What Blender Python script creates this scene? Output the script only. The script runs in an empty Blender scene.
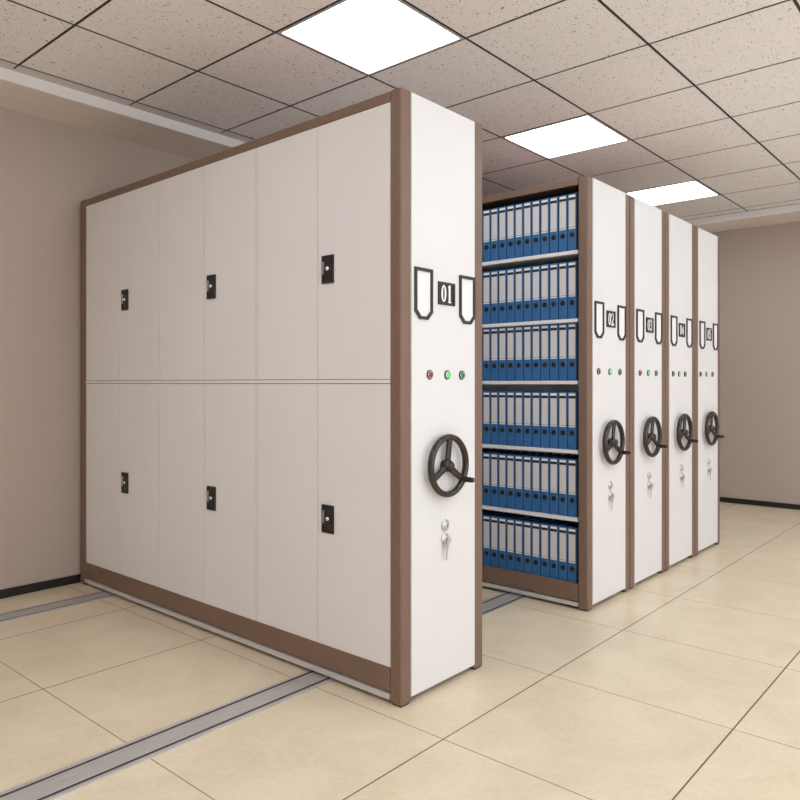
import bpy, bmesh, math, random
from mathutils import Vector, Matrix

random.seed(7)
scn = bpy.context.scene
COL = scn.collection

# ------------------------------------------------------------------ materials
def new_mat(name, col, rough=0.5, metal=0.0, spec=0.5):
    m = bpy.data.materials.new(name)
    m.use_nodes = True
    b = m.node_tree.nodes['Principled BSDF']
    b.inputs['Base Color'].default_value = (*col, 1)
    b.inputs['Roughness'].default_value = rough
    b.inputs['Metallic'].default_value = metal
    b.inputs['Specular IOR Level'].default_value = spec
    return m

def N(m, t, **kw):
    n = m.node_tree.nodes.new(t)
    for k, v in kw.items():
        setattr(n, k, v)
    return n

def ramp(m, stops):
    r = N(m, 'ShaderNodeValToRGB')
    e = r.color_ramp.elements
    e[0].position, e[0].color = stops[0][0], (*stops[0][1], 1)
    e[1].position, e[1].color = stops[1][0], (*stops[1][1], 1)
    for p, c in stops[2:]:
        x = e.new(p); x.color = (*c, 1)
    return r

def noisy(name, c1, c2, scale, rough=0.5, metal=0, spec=0.5, bump=0.0, stretch=(1, 1, 1), bscale=None):
    m = new_mat(name, c1, rough, metal, spec)
    L = m.node_tree.links
    b = m.node_tree.nodes['Principled BSDF']
    tc = N(m, 'ShaderNodeTexCoord'); mp = N(m, 'ShaderNodeMapping')
    mp.inputs['Scale'].default_value = stretch
    L.new(tc.outputs['Object'], mp.inputs['Vector'])
    n = N(m, 'ShaderNodeTexNoise'); n.inputs['Scale'].default_value = scale; n.inputs['Detail'].default_value = 5
    L.new(mp.outputs[0], n.inputs['Vector'])
    r = ramp(m, [(0.3, c1), (0.7, c2)])
    L.new(n.outputs['Fac'], r.inputs[0]); L.new(r.outputs[0], b.inputs['Base Color'])
    if bump:
        n2 = N(m, 'ShaderNodeTexNoise'); n2.inputs['Scale'].default_value = bscale or scale * 8
        L.new(mp.outputs[0], n2.inputs['Vector'])
        bp = N(m, 'ShaderNodeBump'); bp.inputs['Strength'].default_value = bump; bp.inputs['Distance'].default_value = 0.002
        L.new(n2.outputs['Fac'], bp.inputs['Height']); L.new(bp.outputs[0], b.inputs['Normal'])
    return m

M = {}
M['white'] = noisy('white_powder_coat', (0.765, 0.745, 0.745), (0.785, 0.765, 0.765), 3, 0.42, spec=0.35, bump=0.05, bscale=300)
M['brown'] = noisy('brown_powder_coat', (0.195, 0.122, 0.088), (0.208, 0.131, 0.095), 6, 0.42, spec=0.35, bump=0.05, bscale=300)
M['grey_steel'] = new_mat('pale_steel', (0.62, 0.60, 0.59), 0.4, 0.25)
M['rail_steel'] = noisy('brushed_rail_steel', (0.50, 0.48, 0.46), (0.62, 0.60, 0.58), 8, 0.35, 0.4, stretch=(20, 1, 20))
M['dark'] = new_mat('dark_groove', (0.035, 0.03, 0.028), 0.6)
M['wheel'] = new_mat('dark_bronze_metal', (0.055, 0.045, 0.038), 0.22, 0.6, 0.6)
M['black'] = new_mat('black_plastic', (0.018, 0.016, 0.015), 0.4)
M['chrome'] = new_mat('chrome', (0.8, 0.8, 0.8), 0.18, 1.0)
M['nickel'] = new_mat('satin_nickel', (0.60, 0.585, 0.58), 0.3, 0.7)
M['frame_grey'] = new_mat('gunmetal_frame', (0.036, 0.034, 0.034), 0.4, 0.3)
M['plate'] = new_mat('number_plate_grey', (0.022, 0.021, 0.021), 0.5)
M['card'] = new_mat('white_card', (0.84, 0.83, 0.82), 0.6)
M['ink'] = new_mat('black_ink', (0.012, 0.012, 0.014), 0.6)
M['digit'] = new_mat('white_digit', (0.9, 0.9, 0.9), 0.5)
M['blue'] = noisy('blue_binder_board', (0.030, 0.128, 0.315), (0.038, 0.148, 0.35), 25, 0.45, spec=0.4, bump=0.1, bscale=200)
M['paper'] = new_mat('spine_card_paper', (0.66, 0.63, 0.61), 0.6)
M['papers'] = new_mat('shaded_inner_papers', (0.02, 0.022, 0.03), 0.8)  # near-black: shade between the covers is painted into the paper

def lamp_plastic(name, col, e):
    m = new_mat(name, col, 0.25)
    b = m.node_tree.nodes['Principled BSDF']
    b.inputs['Emission Color'].default_value = (*col, 1)
    b.inputs['Emission Strength'].default_value = e
    return m
M['red'] = lamp_plastic('red_lens', (0.36, 0.006, 0.01), 0.1)
M['green_bright'] = lamp_plastic('bright_green_lens', (0.08, 0.66, 0.10), 0.35)
M['green_dark'] = lamp_plastic('dark_green_lens', (0.008, 0.20, 0.035), 0.1)

# wall: beige with a very fine vertical weave
M['wall'] = noisy('beige_wallpaper', (0.49, 0.40, 0.342), (0.51, 0.417, 0.358), 1.5, 0.75, spec=0.2, bump=0.25, bscale=60, stretch=(1, 1, 0.15))
M['soffit'] = noisy('beige_plaster', (0.80, 0.72, 0.66), (0.82, 0.74, 0.68), 2, 0.8, spec=0.2)
M['trimwhite'] = new_mat('white_trim_paint', (0.90, 0.87, 0.86), 0.5)
M['ledge'] = new_mat('grey_edge_angle', (0.66, 0.62, 0.61), 0.5)
M['skirting'] = new_mat('black_skirting', (0.012, 0.011, 0.011), 0.35)

def ceiling_mat():
    m = new_mat('mineral_fibre_tile', (0.6, 0.55, 0.5), 0.9, spec=0.1)
    L = m.node_tree.links; b = m.node_tree.nodes['Principled BSDF']
    tc = N(m, 'ShaderNodeTexCoord')
    nz = N(m, 'ShaderNodeTexNoise'); nz.inputs['Scale'].default_value = 14; nz.inputs['Detail'].default_value = 2
    L.new(tc.outputs['Object'], nz.inputs['Vector'])
    vm = N(m, 'ShaderNodeVectorMath', operation='SCALE'); vm.inputs['Scale'].default_value = 0.10
    L.new(nz.outputs['Color'], vm.inputs[0])
    va = N(m, 'ShaderNodeVectorMath', operation='ADD')
    L.new(tc.outputs['Object'], va.inputs[0]); L.new(vm.outputs[0], va.inputs[1])
    v = N(m, 'ShaderNodeTexVoronoi'); v.inputs['Scale'].default_value = 68; v.inputs['Randomness'].default_value = 1
    L.new(va.outputs[0], v.inputs['Vector'])
    # a pit in about half of the cells: threshold varies with the cell colour
    sp = N(m, 'ShaderNodeSeparateColor'); L.new(v.outputs['Color'], sp.inputs[0])
    th = N(m, 'ShaderNodeMapRange'); th.inputs['From Min'].default_value = 0.2; th.inputs['From Max'].default_value = 1.0
    th.inputs['To Min'].default_value = 0.0; th.inputs['To Max'].default_value = 0.30
    L.new(sp.outputs[0], th.inputs['Value'])
    lt = N(m, 'ShaderNodeMath', operation='LESS_THAN'); L.new(v.outputs['Distance'], lt.inputs[0]); L.new(th.outputs[0], lt.inputs[1])
    n2 = N(m, 'ShaderNodeTexNoise'); n2.inputs['Scale'].default_value = 120; n2.inputs['Detail'].default_value = 3
    L.new(tc.outputs['Object'], n2.inputs['Vector'])
    r = ramp(m, [(0.35, (0.86, 0.825, 0.82)), (0.65, (0.93, 0.90, 0.895))]); L.new(n2.outputs['Fac'], r.inputs[0])
    mx = N(m, 'ShaderNodeMix', data_type='RGBA')
    L.new(lt.outputs[0], mx.inputs[0]); L.new(r.outputs[0], mx.inputs[6]); mx.inputs[7].default_value = (0.30, 0.255, 0.225, 1)
    L.new(mx.outputs[2], b.inputs['Base Color'])
    return m
M['tile'] = ceiling_mat()

FX0, FY0, FP = 0.27, 0.665, 0.748            # floor joint lines
def floor_mat():
    m = new_mat('beige_stone_tiles', (0.7, 0.6, 0.45), 0.32, spec=0.4)
    L = m.node_tree.links; b = m.node_tree.nodes['Principled BSDF']
    tc = N(m, 'ShaderNodeTexCoord'); sx = N(m, 'ShaderNodeSeparateXYZ'); L.new(tc.outputs['Object'], sx.inputs[0])
    def line(out, off, w):
        s = N(m, 'ShaderNodeMath', operation='SUBTRACT'); L.new(out, s.inputs[0]); s.inputs[1].default_value = off
        d = N(m, 'ShaderNodeMath', operation='DIVIDE'); L.new(s.outputs[0], d.inputs[0]); d.inputs[1].default_value = FP
        a = N(m, 'ShaderNodeMath', operation='ADD'); L.new(d.outputs[0], a.inputs[0]); a.inputs[1].default_value = 50.5
        f = N(m, 'ShaderNodeMath', operation='FRACT'); L.new(a.outputs[0], f.inputs[0])
        c = N(m, 'ShaderNodeMath', operation='SUBTRACT'); L.new(f.outputs[0], c.inputs[0]); c.inputs[1].default_value = 0.5
        ab = N(m, 'ShaderNodeMath', operation='ABSOLUTE'); L.new(c.outputs[0], ab.inputs[0])
        lt = N(m, 'ShaderNodeMath', operation='LESS_THAN'); L.new(ab.outputs[0], lt.inputs[0]); lt.inputs[1].default_value = w / FP / 2
        fl = N(m, 'ShaderNodeMath', operation='FLOOR'); L.new(a.outputs[0], fl.inputs[0])
        return lt, a
    lx, ax = line(sx.outputs['X'], FX0, 0.0055)
    ly, ay = line(sx.outputs['Y'], FY0, 0.0045)
    n1 = N(m, 'ShaderNodeTexNoise'); n1.inputs['Scale'].default_value = 3.2; n1.inputs['Detail'].default_value = 9; n1.inputs['Roughness'].default_value = 0.62
    n1.inputs['Distortion'].default_value = 0.6
    L.new(tc.outputs['Object'], n1.inputs['Vector'])
    r1 = ramp(m, [(0.3, (0.72, 0.60, 0.435)), (0.62, (0.81, 0.695, 0.52)), (0.8, (0.85, 0.745, 0.575))]); L.new(n1.outputs['Fac'], r1.inputs[0])
    n2 = N(m, 'ShaderNodeTexNoise'); n2.inputs['Scale'].default_value = 45; n2.inputs['Detail'].default_value = 6
    L.new(tc.outputs['Object'], n2.inputs['Vector'])
    r2 = ramp(m, [(0.3, (0.93, 0.92, 0.90)), (0.7, (1, 1, 1))]); L.new(n2.outputs['Fac'], r2.inputs[0])
    mu = N(m, 'ShaderNodeMix', data_type='RGBA', blend_type='MULTIPLY'); mu.inputs[0].default_value = 1
    L.new(r1.outputs[0], mu.inputs[6]); L.new(r2.outputs[0], mu.inputs[7])
    m1 = N(m, 'ShaderNodeMix', data_type='RGBA'); L.new(ly.outputs[0], m1.inputs[0]); L.new(mu.outputs[2], m1.inputs[6]); m1.inputs[7].default_value = (0.27, 0.20, 0.13, 1)
    m2 = N(m, 'ShaderNodeMix', data_type='RGBA'); L.new(lx.outputs[0], m2.inputs[0]); L.new(m1.outputs[2], m2.inputs[6]); m2.inputs[7].default_value = (0.10, 0.075, 0.05, 1)
    L.new(m2.outputs[2], b.inputs['Base Color'])
    return m
M['floor'] = floor_mat()

def emit(name, col, s):
    m = bpy.data.materials.new(name); m.use_nodes = True
    nt = m.node_tree; nt.nodes.clear()
    e = nt.nodes.new('ShaderNodeEmission'); o = nt.nodes.new('ShaderNodeOutputMaterial')
    e.inputs[0].default_value = (*col, 1); e.inputs[1].default_value = s
    nt.links.new(e.outputs[0], o.inputs[0]); return m
M['lamp'] = emit('luminous_diffuser', (0.90, 0.955, 1.02), 8.0)

# ------------------------------------------------------------------ mesh helpers
def box(bm, x0, x1, y0, y1, z0, z1, mi=0, bev=0.0, edges=None):
    vs = [bm.verts.new((x, y, z)) for z in (z0, z1) for y in (y0, y1) for x in (x0, x1)]
    F = [(0, 2, 3, 1), (4, 5, 7, 6), (0, 1, 5, 4), (2, 6, 7, 3), (1, 3, 7, 5), (0, 4, 6, 2)]
    fs = [bm.faces.new([vs[i] for i in f]) for f in F]
    for f in fs: f.material_index = mi
    if bev:
        es = set(e for f in fs for e in f.edges)
        if edges == 'v':
            es = [e for e in es if abs(e.verts[0].co.z - e.verts[1].co.z) > 1e-6]
        r = bmesh.ops.bevel(bm, geom=list(es), offset=bev, segments=2 if not edges else 4, affect='EDGES', profile=0.5)
        for f in r['faces']: f.material_index = mi

def revolve(bm, prof, axis='X', c=(0, 0, 0), seg=24, mi=0):
    """prof: list of (r, a) along the axis; closed with caps where r==0"""
    rings = []
    for r, a in prof:
        ring = []
        if r < 1e-6:
            p = {'X': (a, 0, 0), 'Y': (0, a, 0), 'Z': (0, 0, a)}[axis]
            ring = [bm.verts.new(Vector(p) + Vector(c))]
        else:
            for i in range(seg):
                t = 2 * math.pi * i / seg; u, v = r * math.cos(t), r * math.sin(t)
                p = {'X': (a, u, v), 'Y': (v, a, u), 'Z': (u, v, a)}[axis]
                ring.append(bm.verts.new(Vector(p) + Vector(c)))
        rings.append(ring)
    for A, B in zip(rings[:-1], rings[1:]):
        for i in range(seg):
            j = (i + 1) % seg
            if len(A) == 1 and len(B) == 1: continue
            if len(A) == 1: f = bm.faces.new((A[0], B[i], B[j]))
            elif len(B) == 1: f = bm.faces.new((A[i], B[0], A[j]))
            else: f = bm.faces.new((A[i], B[i], B[j], A[j]))
            f.material_index = mi; f.smooth = True

def prism_x(bm, poly, x0, x1, mi=0):
    """polygon in (y,z), extruded along x"""
    a = [bm.verts.new((x0, y, z)) for y, z in poly]; b = [bm.verts.new((x1, y, z)) for y, z in poly]
    n = len(poly)
    fs = [bm.faces.new(a), bm.faces.new(list(reversed(b)))]
    for i in range(n):
        fs.append(bm.faces.new((a[i], b[i], b[(i + 1) % n], a[(i + 1) % n])))
    for f in fs: f.material_index = mi

def ring_x(bm, outer, inner, x0, x1, mi=0):
    n = len(outer)
    V = lambda p, x: bm.verts.new((x, p[0], p[1]))
    oa = [V(p, x0) for p in outer]; ob = [V(p, x1) for p in outer]
    ia = [V(p, x0) for p in inner]; ib = [V(p, x1) for p in inner]
    for i in range(n):
        j = (i + 1) % n
        for q in ((ob[i], ob[j], ib[j], ib[i]), (oa[i], ia[i], ia[j], oa[j]), (oa[i], oa[j], ob[j], ob[i]), (ia[i], ib[i], ib[j], ia[j])):
            bm.faces.new(q).material_index = mi

def obj(name, bm, mats, parent=None, loc=(0, 0, 0), kind=None):
    if not isinstance(mats, (list, tuple)): mats = [mats]
    bmesh.ops.recalc_face_normals(bm, faces=bm.faces[:])
    me = bpy.data.meshes.new(name); bm.to_mesh(me); bm.free()
    for m in mats: me.materials.append(m)
    o = bpy.data.objects.new(name, me); COL.objects.link(o); o.location = loc
    if parent: o.parent = parent
    if kind: o['kind'] = kind
    return o

def boxobj(name, b, mat, parent=None, bev=0.0, edges=None, kind=None, loc=(0, 0, 0)):
    bm = bmesh.new(); box(bm, *b, bev=bev, edges=edges)
    return obj(name, bm, mat, parent, loc, kind)

def thing(name, label, cat, loc=(0, 0, 0), group=None):
    o = bpy.data.objects.new(name, None); COL.objects.link(o)
    o.empty_display_size = 0.1; o.location = loc; o['label'] = label; o['category'] = cat
    if group: o['group'] = group
    return o

def kids(o): return [c for c in bpy.data.objects if c.parent == o]
def copy_tree(o, parent=None):
    c = o.copy(); COL.objects.link(c); c.parent = parent
    for ch in kids(o): copy_tree(ch, c)
    return c

# ------------------------------------------------------------------ the room
XW, YW = -2.70, 5.92           # inner faces of the left and back walls
XR, YF = 4.2, -4.6  # unseen right and front walls; right one set close for light falloff
ZC, ZS = 2.93, 2.870           # tile ceiling, dropped border
XI, YI = -2.276, 5.43          # inner faces of the border

boxobj('floor', (XW - .2, XR + .2, YF - .2, YW + .2, -0.12, 0.0), M['floor'], kind='structure')
boxobj('wall_left', (XW - .2, XW, YF, YW + .2, 0, 3.2), M['wall'], kind='structure')
boxobj('wall_back', (XW, XR + .2, YW, YW + .2, 0, 3.2), M['wall'], kind='structure')
boxobj('wall_front', (XW - .2, XR + .2, YF - .2, YF, 0, 3.2), M['soffit'], kind='structure')  # unseen wall put in to shape the light on the doors
boxobj('baseboard_left', (XW, XW + .012, YF, YW, 0, 0.052), M['skirting'], kind='structure', bev=.002)
boxobj('baseboard_back', (XW + .012, XR, YW - .012, YW, 0, 0.052), M['skirting'], kind='structure', bev=.002)
# unseen right wall; its tall windows are added to bring in daylight
bm = bmesh.new()
box(bm, XR, XR + .2, YF, YW, 0, 0.35); box(bm, XR, XR + .2, YF, YW, 2.8, 3.2)
wins = [(-3.2, -0.8), (-0.4, 2.2), (2.6, 5.2)]
ys = [YF] + [v for w in wins for v in w] + [YW]
for a, b_ in zip(ys[0::2], ys[1::2]): box(bm, XR, XR + .2, a, b_, 0.35, 2.8)
obj('wall_right', bm, M['wall'], kind='structure')
for i, (a, b_) in enumerate(wins):
    bm = bmesh.new()
    for (y0, y1, z0, z1) in ((a, a + .06, .35, 2.8), (b_ - .06, b_, .35, 2.8), (a + .06, b_ - .06, .35, .41), (a + .06, b_ - .06, 2.74, 2.8), ((a + b_) / 2 - .025, (a + b_) / 2 + .025, .41, 2.74)):
        box(bm, XR + .06, XR + .12, y0, y1, z0, z1)
    obj('added_window_%d' % (i + 1), bm, M['trimwhite'], kind='structure')

# ceiling grid (positions of the joint lines)
GX = [-2.177, -1.534, -0.882, -0.233, 0.411, 1.055, 1.70, 2.345, 2.99, 3.635, XR + .004]
GY = [YF + .1, -3.775, -3.13, -2.485, -1.84, -1.20, -0.557, 0.103, 0.747, 1.390, 2.047, 2.688, 3.315, 3.975, 4.602, 5.232, YI - .03]
LCX, LCY = (2, 5, 8), (1, 4, 7, 10, 13)        # a lamp every third cell; unseen ones added to light the room
LIT = [(i, j) for i in LCX for j in LCY]
bm = bmesh.new(); g = 0.0075
for i in range(len(GX) - 1):
    for j in range(len(GY) - 1):
        if (i, j) in LIT: continue
        box(bm, GX[i] + g, GX[i + 1] - g, GY[j] + g, GY[j + 1] - g, ZC, ZC + .02)
# dark tee bars recessed in the joints, pale flange behind
for k, x in enumerate(GX): box(bm, x - .0055, x + .0055, GY[0], GY[-1], ZC - .0005, ZC + .03, mi=1)
for y in GY: box(bm, XI + .03, GX[-1] - .006, y - .0050, y + .0050, ZC - .0002, ZC + .029, mi=1)
box(bm, XI - .1, XR + .2, YF - .2, YI + .1, ZC + .07, ZC + .12, mi=0)
obj('ceiling', bm, [M['tile'], M['dark']], kind='structure')
bm = bmesh.new()
box(bm, XI, GX[0] - .0075, YF, YI, ZC + .0005, ZC + .02)
obj('trim_1', bm, M['ledge'], kind='structure')
bm = bmesh.new()
box(bm, XI, XR, GY[-1] + .005, YI, ZC + .002, ZC + .02)
obj('trim_2', bm, M['ledge'], kind='structure')
# lowered border along both walls: white face, beige underside
bm = bmesh.new()
box(bm, XW, XI - .012, YF, YW, ZS, 3.2)
box(bm, XI - .012, XR, YI + .012, YW, ZS, 3.2)
obj('trim_3', bm, M['soffit'], kind='structure')
bm = bmesh.new()
box(bm, XI - .012, XI, YF, YI + .012, ZS - .001, ZC + .07)
box(bm, XI, XR, YI, YI + .012, ZS - .001, ZC + .07)
obj('trim_4', bm, M['trimwhite'], kind='structure')

# ceiling lamps
def make_light(loc, w, d):
    t = thing('ceiling_light', '', 'ceiling light', loc, 'square recessed ceiling panels')
    bm = bmesh.new()
    box(bm, -w/2, w/2, -d/2, -d/2 + .014, -.003, .03); box(bm, -w/2, w/2, d/2 - .014, d/2, -.003, .03)
    box(bm, -w/2, -w/2 + .014, -d/2 + .014, d/2 - .014, -.003, .03); box(bm, w/2 - .014, w/2, -d/2 + .014, d/2 - .014, -.003, .03)
    obj('frame', bm, M['grey_steel'], t)
    boxobj('diffuser', (-w/2 + .014, w/2 - .014, -d/2 + .014, d/2 - .014, .004, .02), M['lamp'], t)
    return t
llab = {(2, 7): 'square white ceiling light nearest the camera, above the closed cabinet 01',
        (2, 10): 'large bright square ceiling light above the gap between cabinets 01 and 02',
        (2, 13): 'farther square ceiling light above the tops of units 03 and 04'}
for (i, j) in LIT:
    cx, cy = (GX[i] + GX[i + 1]) / 2, (GY[j] + GY[j + 1]) / 2
    l = make_light((cx, cy, ZC), GX[i + 1] - GX[i] - .012, GY[j + 1] - GY[j] - .012)
    l['label'] = llab.get((i, j), 'added square ceiling light out of view, %s row, %s column towards the windows' % ({1: 'frontmost', 4: 'second', 7: 'third', 10: 'fourth', 13: 'farthest'}[j], {2: 'first', 5: 'second', 8: 'third'}[i]))

# ------------------------------------------------------------------ rails
def make_rail(x, label):
    t = thing('floor_rail', label, 'floor rail', (x, 0, 0), 'steel rails the cabinets roll on')
    y0, y1 = -1.45, 3.95
    bm = bmesh.new(); box(bm, -.076, .076, y0, y1, 0, .004); obj('base_plate', bm, M['rail_steel'], t)
    bm = bmesh.new()
    box(bm, -.045, .045, y0, y1, .004, .0065, bev=.0008)
    obj('running_bar', bm, M['rail_steel'], t)
    for s in (-1, 1):
        bm = bmesh.new(); box(bm, s * .0525 - .0075, s * .0525 + .0075, y0, y1, .004, .0045); obj('wheel_groove', bm, M['dark'], t)
        bm = bmesh.new(); box(bm, min(s * .060, s * .076), max(s * .060, s * .076), y0, y1, .004, .0065, bev=.0008); obj('side_bar', bm, M['rail_steel'], t)
make_rail(-0.465, 'steel floor rail emerging under the near end of cabinet 01 and under unit 02')
make_rail(-2.31, 'steel floor rail by the left wall, under the far end of cabinet 01')

# ------------------------------------------------------------------ shelving units
LEN, DEP, HT = 2.672, 0.555, 2.40
SEC = [-0.0575, -0.898, -1.756, -2.600]
TIERS = [1.999, 1.618, 1.271, 0.883, 0.505]

def stroke(bm, pts, w, x0, x1):
    for (a, b) in zip(pts[:-1], pts[1:]):
        a, b = Vector(a), Vector(b); d = (b - a).normalized(); n = Vector((-d.y, d.x)) * w / 2; e = d * w * .25
        prism_x(bm, [tuple(a - n - e), tuple(b - n + e), tuple(b + n + e), tuple(a + n - e)], x0, x1)

def digit(bm, ch, cy, cz, h, x0, x1):
    w = h * .47; s = h * .15
    P = lambda L: [(cy + u * w / 2, cz + v * h / 2) for u, v in L]
    if ch == '0':
        n = 28
        out = [(cy + w / 2 * math.cos(2 * math.pi * i / n), cz + h / 2 * math.sin(2 * math.pi * i / n)) for i in range(n)]
        inn = [(cy + (w / 2 - s) * math.cos(2 * math.pi * i / n), cz + (h / 2 - s * .55) * math.sin(2 * math.pi * i / n)) for i in range(n)]
        ring_x(bm, out, inn, x0, x1)
    elif ch == '1':
        stroke(bm, P([(0, -.95), (0, .95)]), s * 1.15, x0, x1)
        stroke(bm, P([(-.5, -.97), (.5, -.97)]), s * .5, x0, x1 + .0002)
        stroke(bm, P([(-.5, .75), (0, .92)]), s * .6, x0, x1 + .0001)
    elif ch == '2':
        stroke(bm, P([(-.8, .5), (-.5, .9), (0, .97), (.55, .85), (.75, .5), (.5, .05), (-.8, -.9)]), s * .9, x0, x1)
        stroke(bm, P([(-.85, -.93), (.85, -.93), (.9, -.6)]), s * .8, x0, x1 + .0002)
    elif ch == '3':
        stroke(bm, P([(-.8, .6), (-.4, .93), (.2, .95), (.7, .6), (.5, .2), (-.1, .05)]), s * .9, x0, x1)
        stroke(bm, P([(-.1, .05), (.6, -.1), (.8, -.5), (.4, -.92), (-.4, -.95), (-.85, -.6)]), s * .9, x0, x1 + .0002)
    elif ch == '4':
        stroke(bm, P([(.35, -.95), (.35, .95), (-.85, -.4), (.9, -.4)]), s * .8, x0, x1)
    elif ch == '5':
        stroke(bm, P([(.75, .93), (-.6, .93), (-.7, .15), (.1, .3), (.75, -.05), (.75, -.55), (.3, -.93), (-.4, -.95), (-.85, -.6)]), s * .85, x0, x1)

def shield(y0, y1, z0, z1, t):
    """outline of a label pocket: square top, chamfered foot; t = inset"""
    y0 += t; y1 -= t; z0 += t; z1 -= t; c = (y1 - y0) * .27 + t * .1
    return [(y0, z1), (y0, z0 + c), (y0 + c, z0), (y1 - c, z0), (y1, z0 + c), (y1, z1)]

def capsule(bm, c, r0, r1, x0, x1):
    revolve(bm, [(0, x0), (r0, x0), (r0, x0 + .004), (r1, x0 + (x1 - x0) * .35), (r1, x1 - r1 * .8), (r1 * .8, x1 - r1 * .35), (r1 * .4, x1 - .001), (0, x1)], 'X', c, 16)

WY, WZ, WX = 0.262, 0.918, 0.032      # hand wheel centre
def make_wheel(parent):
    R, r = 0.1175, 0.0128
    bm = bmesh.new(); seg, sg = 56, 12
    vs = [[bm.verts.new((WX + r * 1.15 * math.sin(b * 2 * math.pi / sg), WY + (R + r * math.cos(b * 2 * math.pi / sg)) * math.cos(a * 2 * math.pi / seg),
                         WZ + (R + r * math.cos(b * 2 * math.pi / sg)) * math.sin(a * 2 * math.pi / seg))) for b in range(sg)] for a in range(seg)]
    for a in range(seg):
        for b in range(sg):
            f = bm.faces.new((vs[a][b], vs[(a + 1) % seg][b], vs[(a + 1) % seg][(b + 1) % sg], vs[a][(b + 1) % sg])); f.smooth = True
    rim = obj('hand_wheel', bm, M['wheel'], parent)
    bm = bmesh.new()
    revolve(bm, [(0, .003), (.020, .003), (.020, .014), (.026, .017), (.026, .033), (.0225, .038), (.0185, .039), (.0180, .048), (.013, .053), (0, .054)], 'X', (0, WY, WZ), 28)
    obj('hub', bm, M['wheel'], rim)
    for ang in (86, 206, 326):
        a = math.radians(ang); u = Vector((0, math.cos(a), math.sin(a))); v = Vector((0, -math.sin(a), math.cos(a))); X = Vector((1, 0, 0))
        bm = bmesh.new(); prev = None; C = Vector((0, WY, WZ)); n = 8
        for s in range(n + 1):
            q = s / n; d = .018 + (R - .006 - .018) * q; w = .0165 - .002 * q; h = .009 + .001 * q
            xc = .027 + (WX - .027) * q * q
            ring = []
            for k in range(10):
                th = 2 * math.pi * k / 10
                ring.append(bm.verts.new(C + u * d + v * w * math.cos(th) + X * (xc + h * math.sin(th))))
            if prev:
                for k in range(10):
                    f = bm.faces.new((prev[k], prev[(k + 1) % 10], ring[(k + 1) % 10], ring[k])); f.smooth = True
            else: bm.faces.new(ring)
            prev = ring
        bm.faces.new(prev)
        obj('spoke', bm, M['wheel'], rim)
    a = math.radians(326)
    ky, kz = WY + (R - .002) * math.cos(a), WZ + (R - .002) * math.sin(a)
    bm = bmesh.new(); capsule(bm, (0, ky, kz), .014, .0115, WX + .006, WX + .060)
    k = obj('crank_grip', bm, M['wheel'], rim); k['label'] = 'dark round crank grip sticking out of the wheel rim'
    return rim

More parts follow.
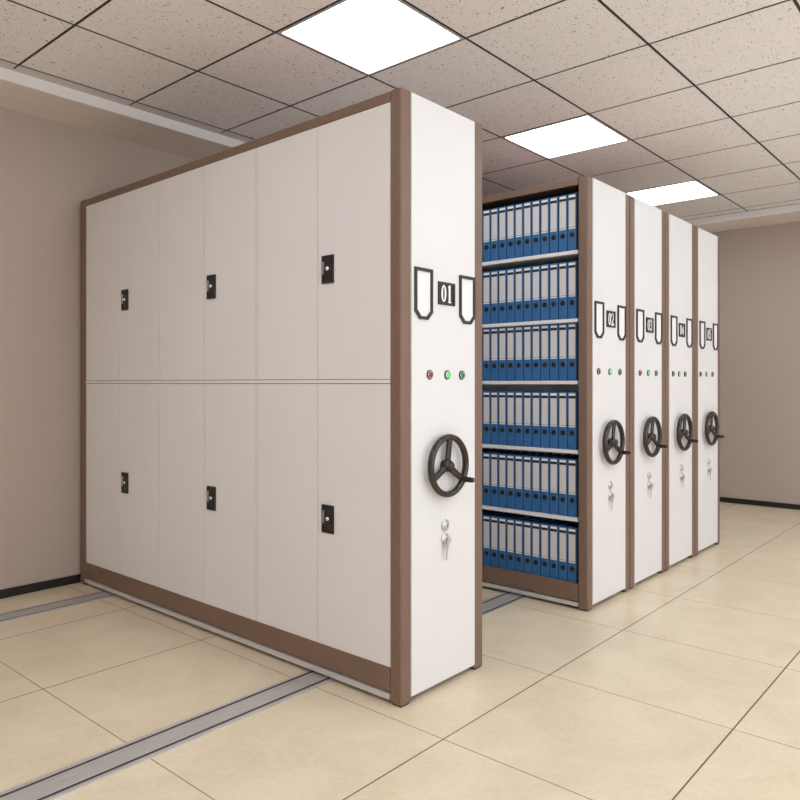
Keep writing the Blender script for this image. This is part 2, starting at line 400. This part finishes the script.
def make_base(number, label):
    """what all five units share: posts, end panel, top, plinth, strip, fittings"""
    t = thing('mobile_shelving_unit', label, 'mobile shelving unit', (0, 0, 0), 'rolling shelving units with hand wheels')
    for (y0, y1) in ((0.0, 0.061), (0.490, DEP)):
        p = boxobj('corner_post', (-.0575, 0, y0, y1, 0.008, HT), M['brown'], t, bev=.009, edges='v')
        boxobj('foot', (-.050, -.004, y0 + .006, y1 - .006, 0, .008), M['black'], p)
        p = boxobj('rear_post', (-LEN, -LEN + .072, y0, y1, 0.008, HT), M['brown'], t, bev=.006, edges='v')
        boxobj('foot', (-LEN + .006, -LEN + .06, y0 + .006, y1 - .006, 0, .008), M['black'], p)
    e = boxobj('end_panel', (-.03, .003, .061, .490, .025, HT - .001), M['white'], t, bev=.0035)
    boxobj('wall_side_panel', (-LEN + .012, -LEN + .04, .061, .490, .025, HT - .001), M['brown'], t)
    boxobj('top_panel', (-LEN + .04, -.03, .012, DEP - .012, HT - .012, HT - .002), M['brown'], t)
    for y0, y1, s in ((0.001, .026, 0), (DEP - .026, DEP - .001, 1)):
        boxobj('header', (-LEN + .072, -.0575, y0, y1, 2.36, HT - .0005), M['brown'], t, bev=.002)
        boxobj('plinth', (-LEN + .072, -.0575, y0 + .002 * (1 - s), y1 - .002 * s, .045, .141), M['brown'], t, bev=.0015)
        yy = (-.006, .016) if not s else (DEP - .016, DEP + .004)
        st = boxobj('bottom_strip', (-LEN + .072, -.0575, yy[0], yy[1], .018, .040), M['grey_steel'], t, bev=.002)
    boxobj('undercarriage', (-LEN + .05, -.035, .05, DEP - .05, .030, .10), M['black'], t)
    # label pockets
    for (y0, y1) in ((.076, .188), (.372, .484)):
        bm = bmesh.new(); z0, z1 = 1.511, 1.716
        ring_x(bm, shield(y0, y1, z0, z1, 0), shield(y0, y1, z0, z1, .0125), .003, .010)
        p = obj('label_holder', bm, M['frame_grey'], t)
        bm = bmesh.new(); prism_x(bm, shield(y0, y1, z0, z1, .0120), .003, .0045); obj('card', bm, M['card'], p)
    # number plate
    bm = bmesh.new(); q = (.226, .338, 1.580, 1.674)
    o_ = [(q[0], q[2]), (q[1], q[2]), (q[1], q[3]), (q[0], q[3])]; i_ = [(q[0] + .011, q[2] + .009), (q[1] - .011, q[2] + .009), (q[1] - .011, q[3] - .009), (q[0] + .011, q[3] - .009)]
    ring_x(bm, o_, i_, .003, .009)
    p = obj('number_plate', bm, M['frame_grey'], t)
    bm = bmesh.new(); prism_x(bm, i_, .003, .006); obj('plate_face', bm, M['plate'], p)
    bm = bmesh.new()
    for ch, cy in zip(number, (.2625, .3015)): digit(bm, ch, cy, 1.627, .070, .006, .0072)
    obj('number_digits', bm, M['digit'], p)
    # push-button lamps
    BY, BZ = {'01': ((.172, .288, .390), 1.291), '02': ((.125, .270, .405), 1.323), '03': ((.132, .262, .388), 1.322),
              '04': ((.120, .232, .345), 1.321), '05': ((.095, .227, .360), 1.325)}[number]
    for cy, mt, lab in zip(BY, ('red', 'green_bright', 'green_dark'), ('red button', 'bright green button', 'dark green button')):
        bm = bmesh.new(); revolve(bm, [(.0150, .003), (.0190, .003), (.0190, .007), (.0165, .0095), (.0150, .0085)], 'X', (0, cy, BZ), 24)
        revolve(bm, [(.0150, .003), (.0150, .0085), (.0125, .0100), (.0118, .004)], 'X', (0, cy, BZ), 24, mi=1)
        p = obj('button_bezel', bm, [M['frame_grey'], M['nickel']], t)  # outer ring coloured dark for the reflection in the chrome
        bm = bmesh.new(); revolve(bm, [(0, .0035), (.0122, .0035), (.0122, .009), (.010, .012), (.005, .0135), (0, .014)], 'X', (0, cy, BZ), 20)
        c = obj('button_lens', bm, M[mt], p); c['label'] = lab
    # locks and key
    for cz in (.668, .611):
        bm = bmesh.new(); revolve(bm, [(0, .003), (.025, .003), (.025, .006), (.0205, .008), (.016, .0085), (.0155, .013), (.0135, .015), (0, .015)], 'X', (0, .274, cz), 26)
        p = obj('lock', bm, M['nickel'], t)
        boxobj('keyhole', (.0148, .0155, .2725, .2755, cz - .007, cz + .007), M['black'], p)
    bm = bmesh.new()   # key in the lower lock, its twin hanging from the same bow
    prism_x(bm, [(.279 + .014 * math.cos(i * math.pi / 6), .607 + .013 * math.sin(i * math.pi / 6)) for i in range(12)], .020, .023)
    box(bm, .014, .021, .272, .276, .603, .611)
    stroke(bm, [(.271, .598), (.262, .530)], .010, .019, .0218)
    ring_x(bm, [(.270 + .014 * math.cos(i * math.pi / 6), .588 + .014 * math.sin(i * math.pi / 6)) for i in range(12)], [(.270 + .005 * math.cos(i * math.pi / 6), .588 + .005 * math.sin(i * math.pi / 6)) for i in range(12)], .0175, .0198)
    obj('key', bm, M['nickel'], t)
    make_wheel(t)
    return t

# ---- unit 01: closed, with twelve doors
u1 = make_base('01', 'nearest white and brown shelving unit, numbered 01, closed with twelve tall doors')
boxobj('carcass', (-2.600, -.0575, .026, DEP - .03, .141, 2.36), M['dark'], u1)  # near-black: the shade in the door gaps is put into its colour
boxobj('back_panel', (-2.600, -.0575, DEP - .03, DEP - .012, .141, 2.36), M['white'], u1)
boxobj('middle_ledge', (-2.600, -.0575, .0005, .0255, 1.2560, 1.2710), M['white'], u1, bev=.0015)
for x in SEC[1:3]:
    bm = bmesh.new()
    for z0, z1 in ((.1425, 1.2535), (1.2735, 2.3585)): box(bm, x - .005, x + .005, .0045, .0255, z0, z1, bev=.0008)
    obj('section_upright', bm, M['white'], u1)
for k in range(3):
    xr, xl = SEC[k], SEC[k + 1]
    xr2 = xr - (.0082 if k else .001); xl2 = xl + (.0082 if k < 2 else .001); mid = {0: -.478, 1: -1.325, 2: -2.183}[k]
    for (z0, z1, zl) in ((.1425, 1.2535, .681), (1.2735, 2.3585, 1.739)):
        for (a, b_, lock) in ((xl2, mid - .0017, False), (mid + .0017, xr2, True)):
            d = boxobj('door', (a, b_, .004, .024, z0, z1), M['white'], u1, bev=.0007)
            if lock:
                lx = mid + .031
                bm = bmesh.new(); w, h = .071, .119
                # recessed handle: frame with a scooped, stepped inside
                box(bm, lx, lx + w, .002, .0042, zl - h/2, zl + h/2)
                fr = (lx, lx + w, zl - h/2, zl + h/2)
                for (x0, x1, z0_, z1_) in ((fr[0], fr[0] + .007, fr[2], fr[3]), (fr[1] - .007, fr[1], fr[2], fr[3]), (fr[0] + .007, fr[1] - .007, fr[3] - .009, fr[3]), (fr[0] + .007, fr[1] - .007, fr[2], fr[2] + .009)):
                    box(bm, x0, x1, -.003, .003, z0_, z1_, bev=.0008)
                box(bm, lx + .016, lx + w - .012, -.0035, .003, zl - .034, zl + .020, bev=.002)
                obj('latch_plate', bm, M['black'], d)
                bm = bmesh.new()
                revolve(bm, [(0, -.0085), (.0085, -.0085), (.0095, -.0065), (.0095, .0)], 'Y', (lx + w * .55, 0, zl + .002), 18)
                box(bm, lx + w * .55 - .0018, lx + w * .55 + .0018, -.014, -.008, zl - .006, zl + .012)
                obj('lock_barrel', bm, M['chrome'], d)
                boxobj('pull_edge', (lx + .008, lx + .011, -.0036, .002, zl - .02, zl + .034), M['grey_steel'], d)

# ---- units 02 to 05: open shelves
def open_unit(number, label, y):
    t = make_base(number, label)
    boxobj('back_panel', (-2.600, -.0575, DEP / 2 - .004, DEP / 2 + .004, .10, 2.37), M['white'], t)
    for s in (0, 1):
        y0, y1 = (.014, DEP / 2 - .004) if s == 0 else (DEP / 2 + .004, DEP - .014)
        for k, x in enumerate(SEC):
            x0, x1 = (x - .006, x + .006) if 0 < k < 3 else ((x - .004, x) if k == 0 else (x, x + .004))
            boxobj('upright', (x0, x1, y0, y1, .10, 2.36), M['brown'], t)
        for k in range(3):
            xa, xb = SEC[k + 1] + .0065, SEC[k] - .0065
            boxobj('shelf', (xa, xb, y0 + .02, y1, .108, .12), M['white'], t)
            for z in TIERS:
                boxobj('shelf', (xa, xb, y0 - .006 if s == 0 else y0, y1 + .006 if s else y1, z - .020, z), M['white'], t, bev=.0015)
    t.location.y = y
    return t
UY = [1.563, 2.129, 2.695, 3.261]
u2 = open_unit('02', 'open shelving unit numbered 02, six tiers packed with blue binders', UY[0])
open_unit('03', 'rolling shelving unit numbered 03, its white end between units 02 and 04', UY[1])
open_unit('04', 'rolling shelving unit numbered 04, its white end between units 03 and 05', UY[2])
open_unit('05', 'farthest rolling shelving unit, numbered 05, beside the back wall', UY[3])

# ------------------------------------------------------------------ binders
BW, BH, BD = 0.0530, 0.3245, 0.235
def make_binder():
    t = thing('ring_binder', '', 'binder', (0, 0, 0))
    bm = bmesh.new()
    box(bm, -BW/2, BW/2, 0, .008, 0, BH, bev=.0035)
    box(bm, -BW/2, -BW/2 + .003, .0075, BD, 0, BH); box(bm, BW/2 - .003, BW/2, .0075, BD, 0, BH)
    obj('cover', bm, M['blue'], t)
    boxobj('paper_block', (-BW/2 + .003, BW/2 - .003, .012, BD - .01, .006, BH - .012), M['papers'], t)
    w = .0203
    bm = bmesh.new()
    box(bm, -w, w, -.0008, .0005, .126, .316, mi=0)                       # grey card
    box(bm, -w, w, -.0012, -.0008, .3035, .316, mi=1)                  # white head
    box(bm, -w, w, -.0012, -.0008, .2875, .3025, mi=2)                  # black bar
    box(bm, -w, w, -.0012, -.0008, .1335, .1355, mi=2)
    box(bm, -w, w, -.0012, -.0008, .126, .130, mi=1)
    box(bm, -.003, .003, -.0012, -.0008, .144, .150, mi=3)             # small mark
    obj('spine_label', bm, [M['paper'], M['card'], M['ink'], M['nickel']], t)
    bm = bmesh.new(); revolve(bm, [(.0115, .0002), (.0155, .0002), (.0155, -.0022), (.0135, -.003), (.0115, -.0015), (.0115, .0002)], 'Y', (0, 0, .092), 20)
    p = obj('finger_ring', bm, M['frame_grey'], t)
    bm = bmesh.new(); revolve(bm, [(0, -.0004), (.0116, -.0004), (.0116, .0002)], 'Y', (0, 0, .092), 20); obj('finger_hole', bm, M['ink'], p)
    return t
ORD = ['first', 'second', 'third', 'fourth', 'fifth', 'sixth', 'seventh', 'eighth', 'ninth', 'tenth', 'eleventh', 'twelfth', 'thirteenth', 'fourteenth']
TN = ['top shelf', 'second shelf from the top', 'third shelf from the top', 'fourth shelf from the top', 'fifth shelf from the top', 'bottom shelf']
proto = make_binder()
first = True
for r, z in enumerate(TIERS + [.120]):
    for c in range(14):
        b = proto if first else copy_tree(proto)
        first = False
        b.location = (-.109 - .0578 * c, UY[0] + .0285 + random.uniform(0, .0015), z + .0003)
        b.rotation_euler.z = random.uniform(-.003, .003)
        b['group'] = 'blue ring binders on the %s of unit 02' % TN[r]
        b['label'] = ('blue ring binder on the %s, right beside the brown post' % TN[r]) if c == 0 else \
            'blue ring binder on the %s, %s from the right post' % (TN[r], ORD[c])

# ------------------------------------------------------------------ light and camera
w = bpy.data.worlds.new('daylight'); scn.world = w; w.use_nodes = True
bg = w.node_tree.nodes['Background']; bg.inputs[0].default_value = (0.86, 0.93, 1.0, 1); bg.inputs[1].default_value = 2.1

cam = bpy.data.cameras.new('camera'); co = bpy.data.objects.new('camera', cam); COL.objects.link(co)
co.location = (1.8292, -2.1061, 1.2551)
co.rotation_euler = (math.pi / 2, 0, math.radians(41.0531))
cam.sensor_width = 36; cam.lens = 36 * 722.535 / 800; cam.shift_y = -(400 - 383.54) / 800
scn.camera = co
vs = scn.view_settings
vs.view_transform = 'Standard'; vs.look = 'None'; vs.exposure = 0.31; vs.gamma = 1; vs.use_curve_mapping = False
scn.cycles.use_denoising = True
scn.cycles.max_bounces = 8; scn.cycles.diffuse_bounces = 5
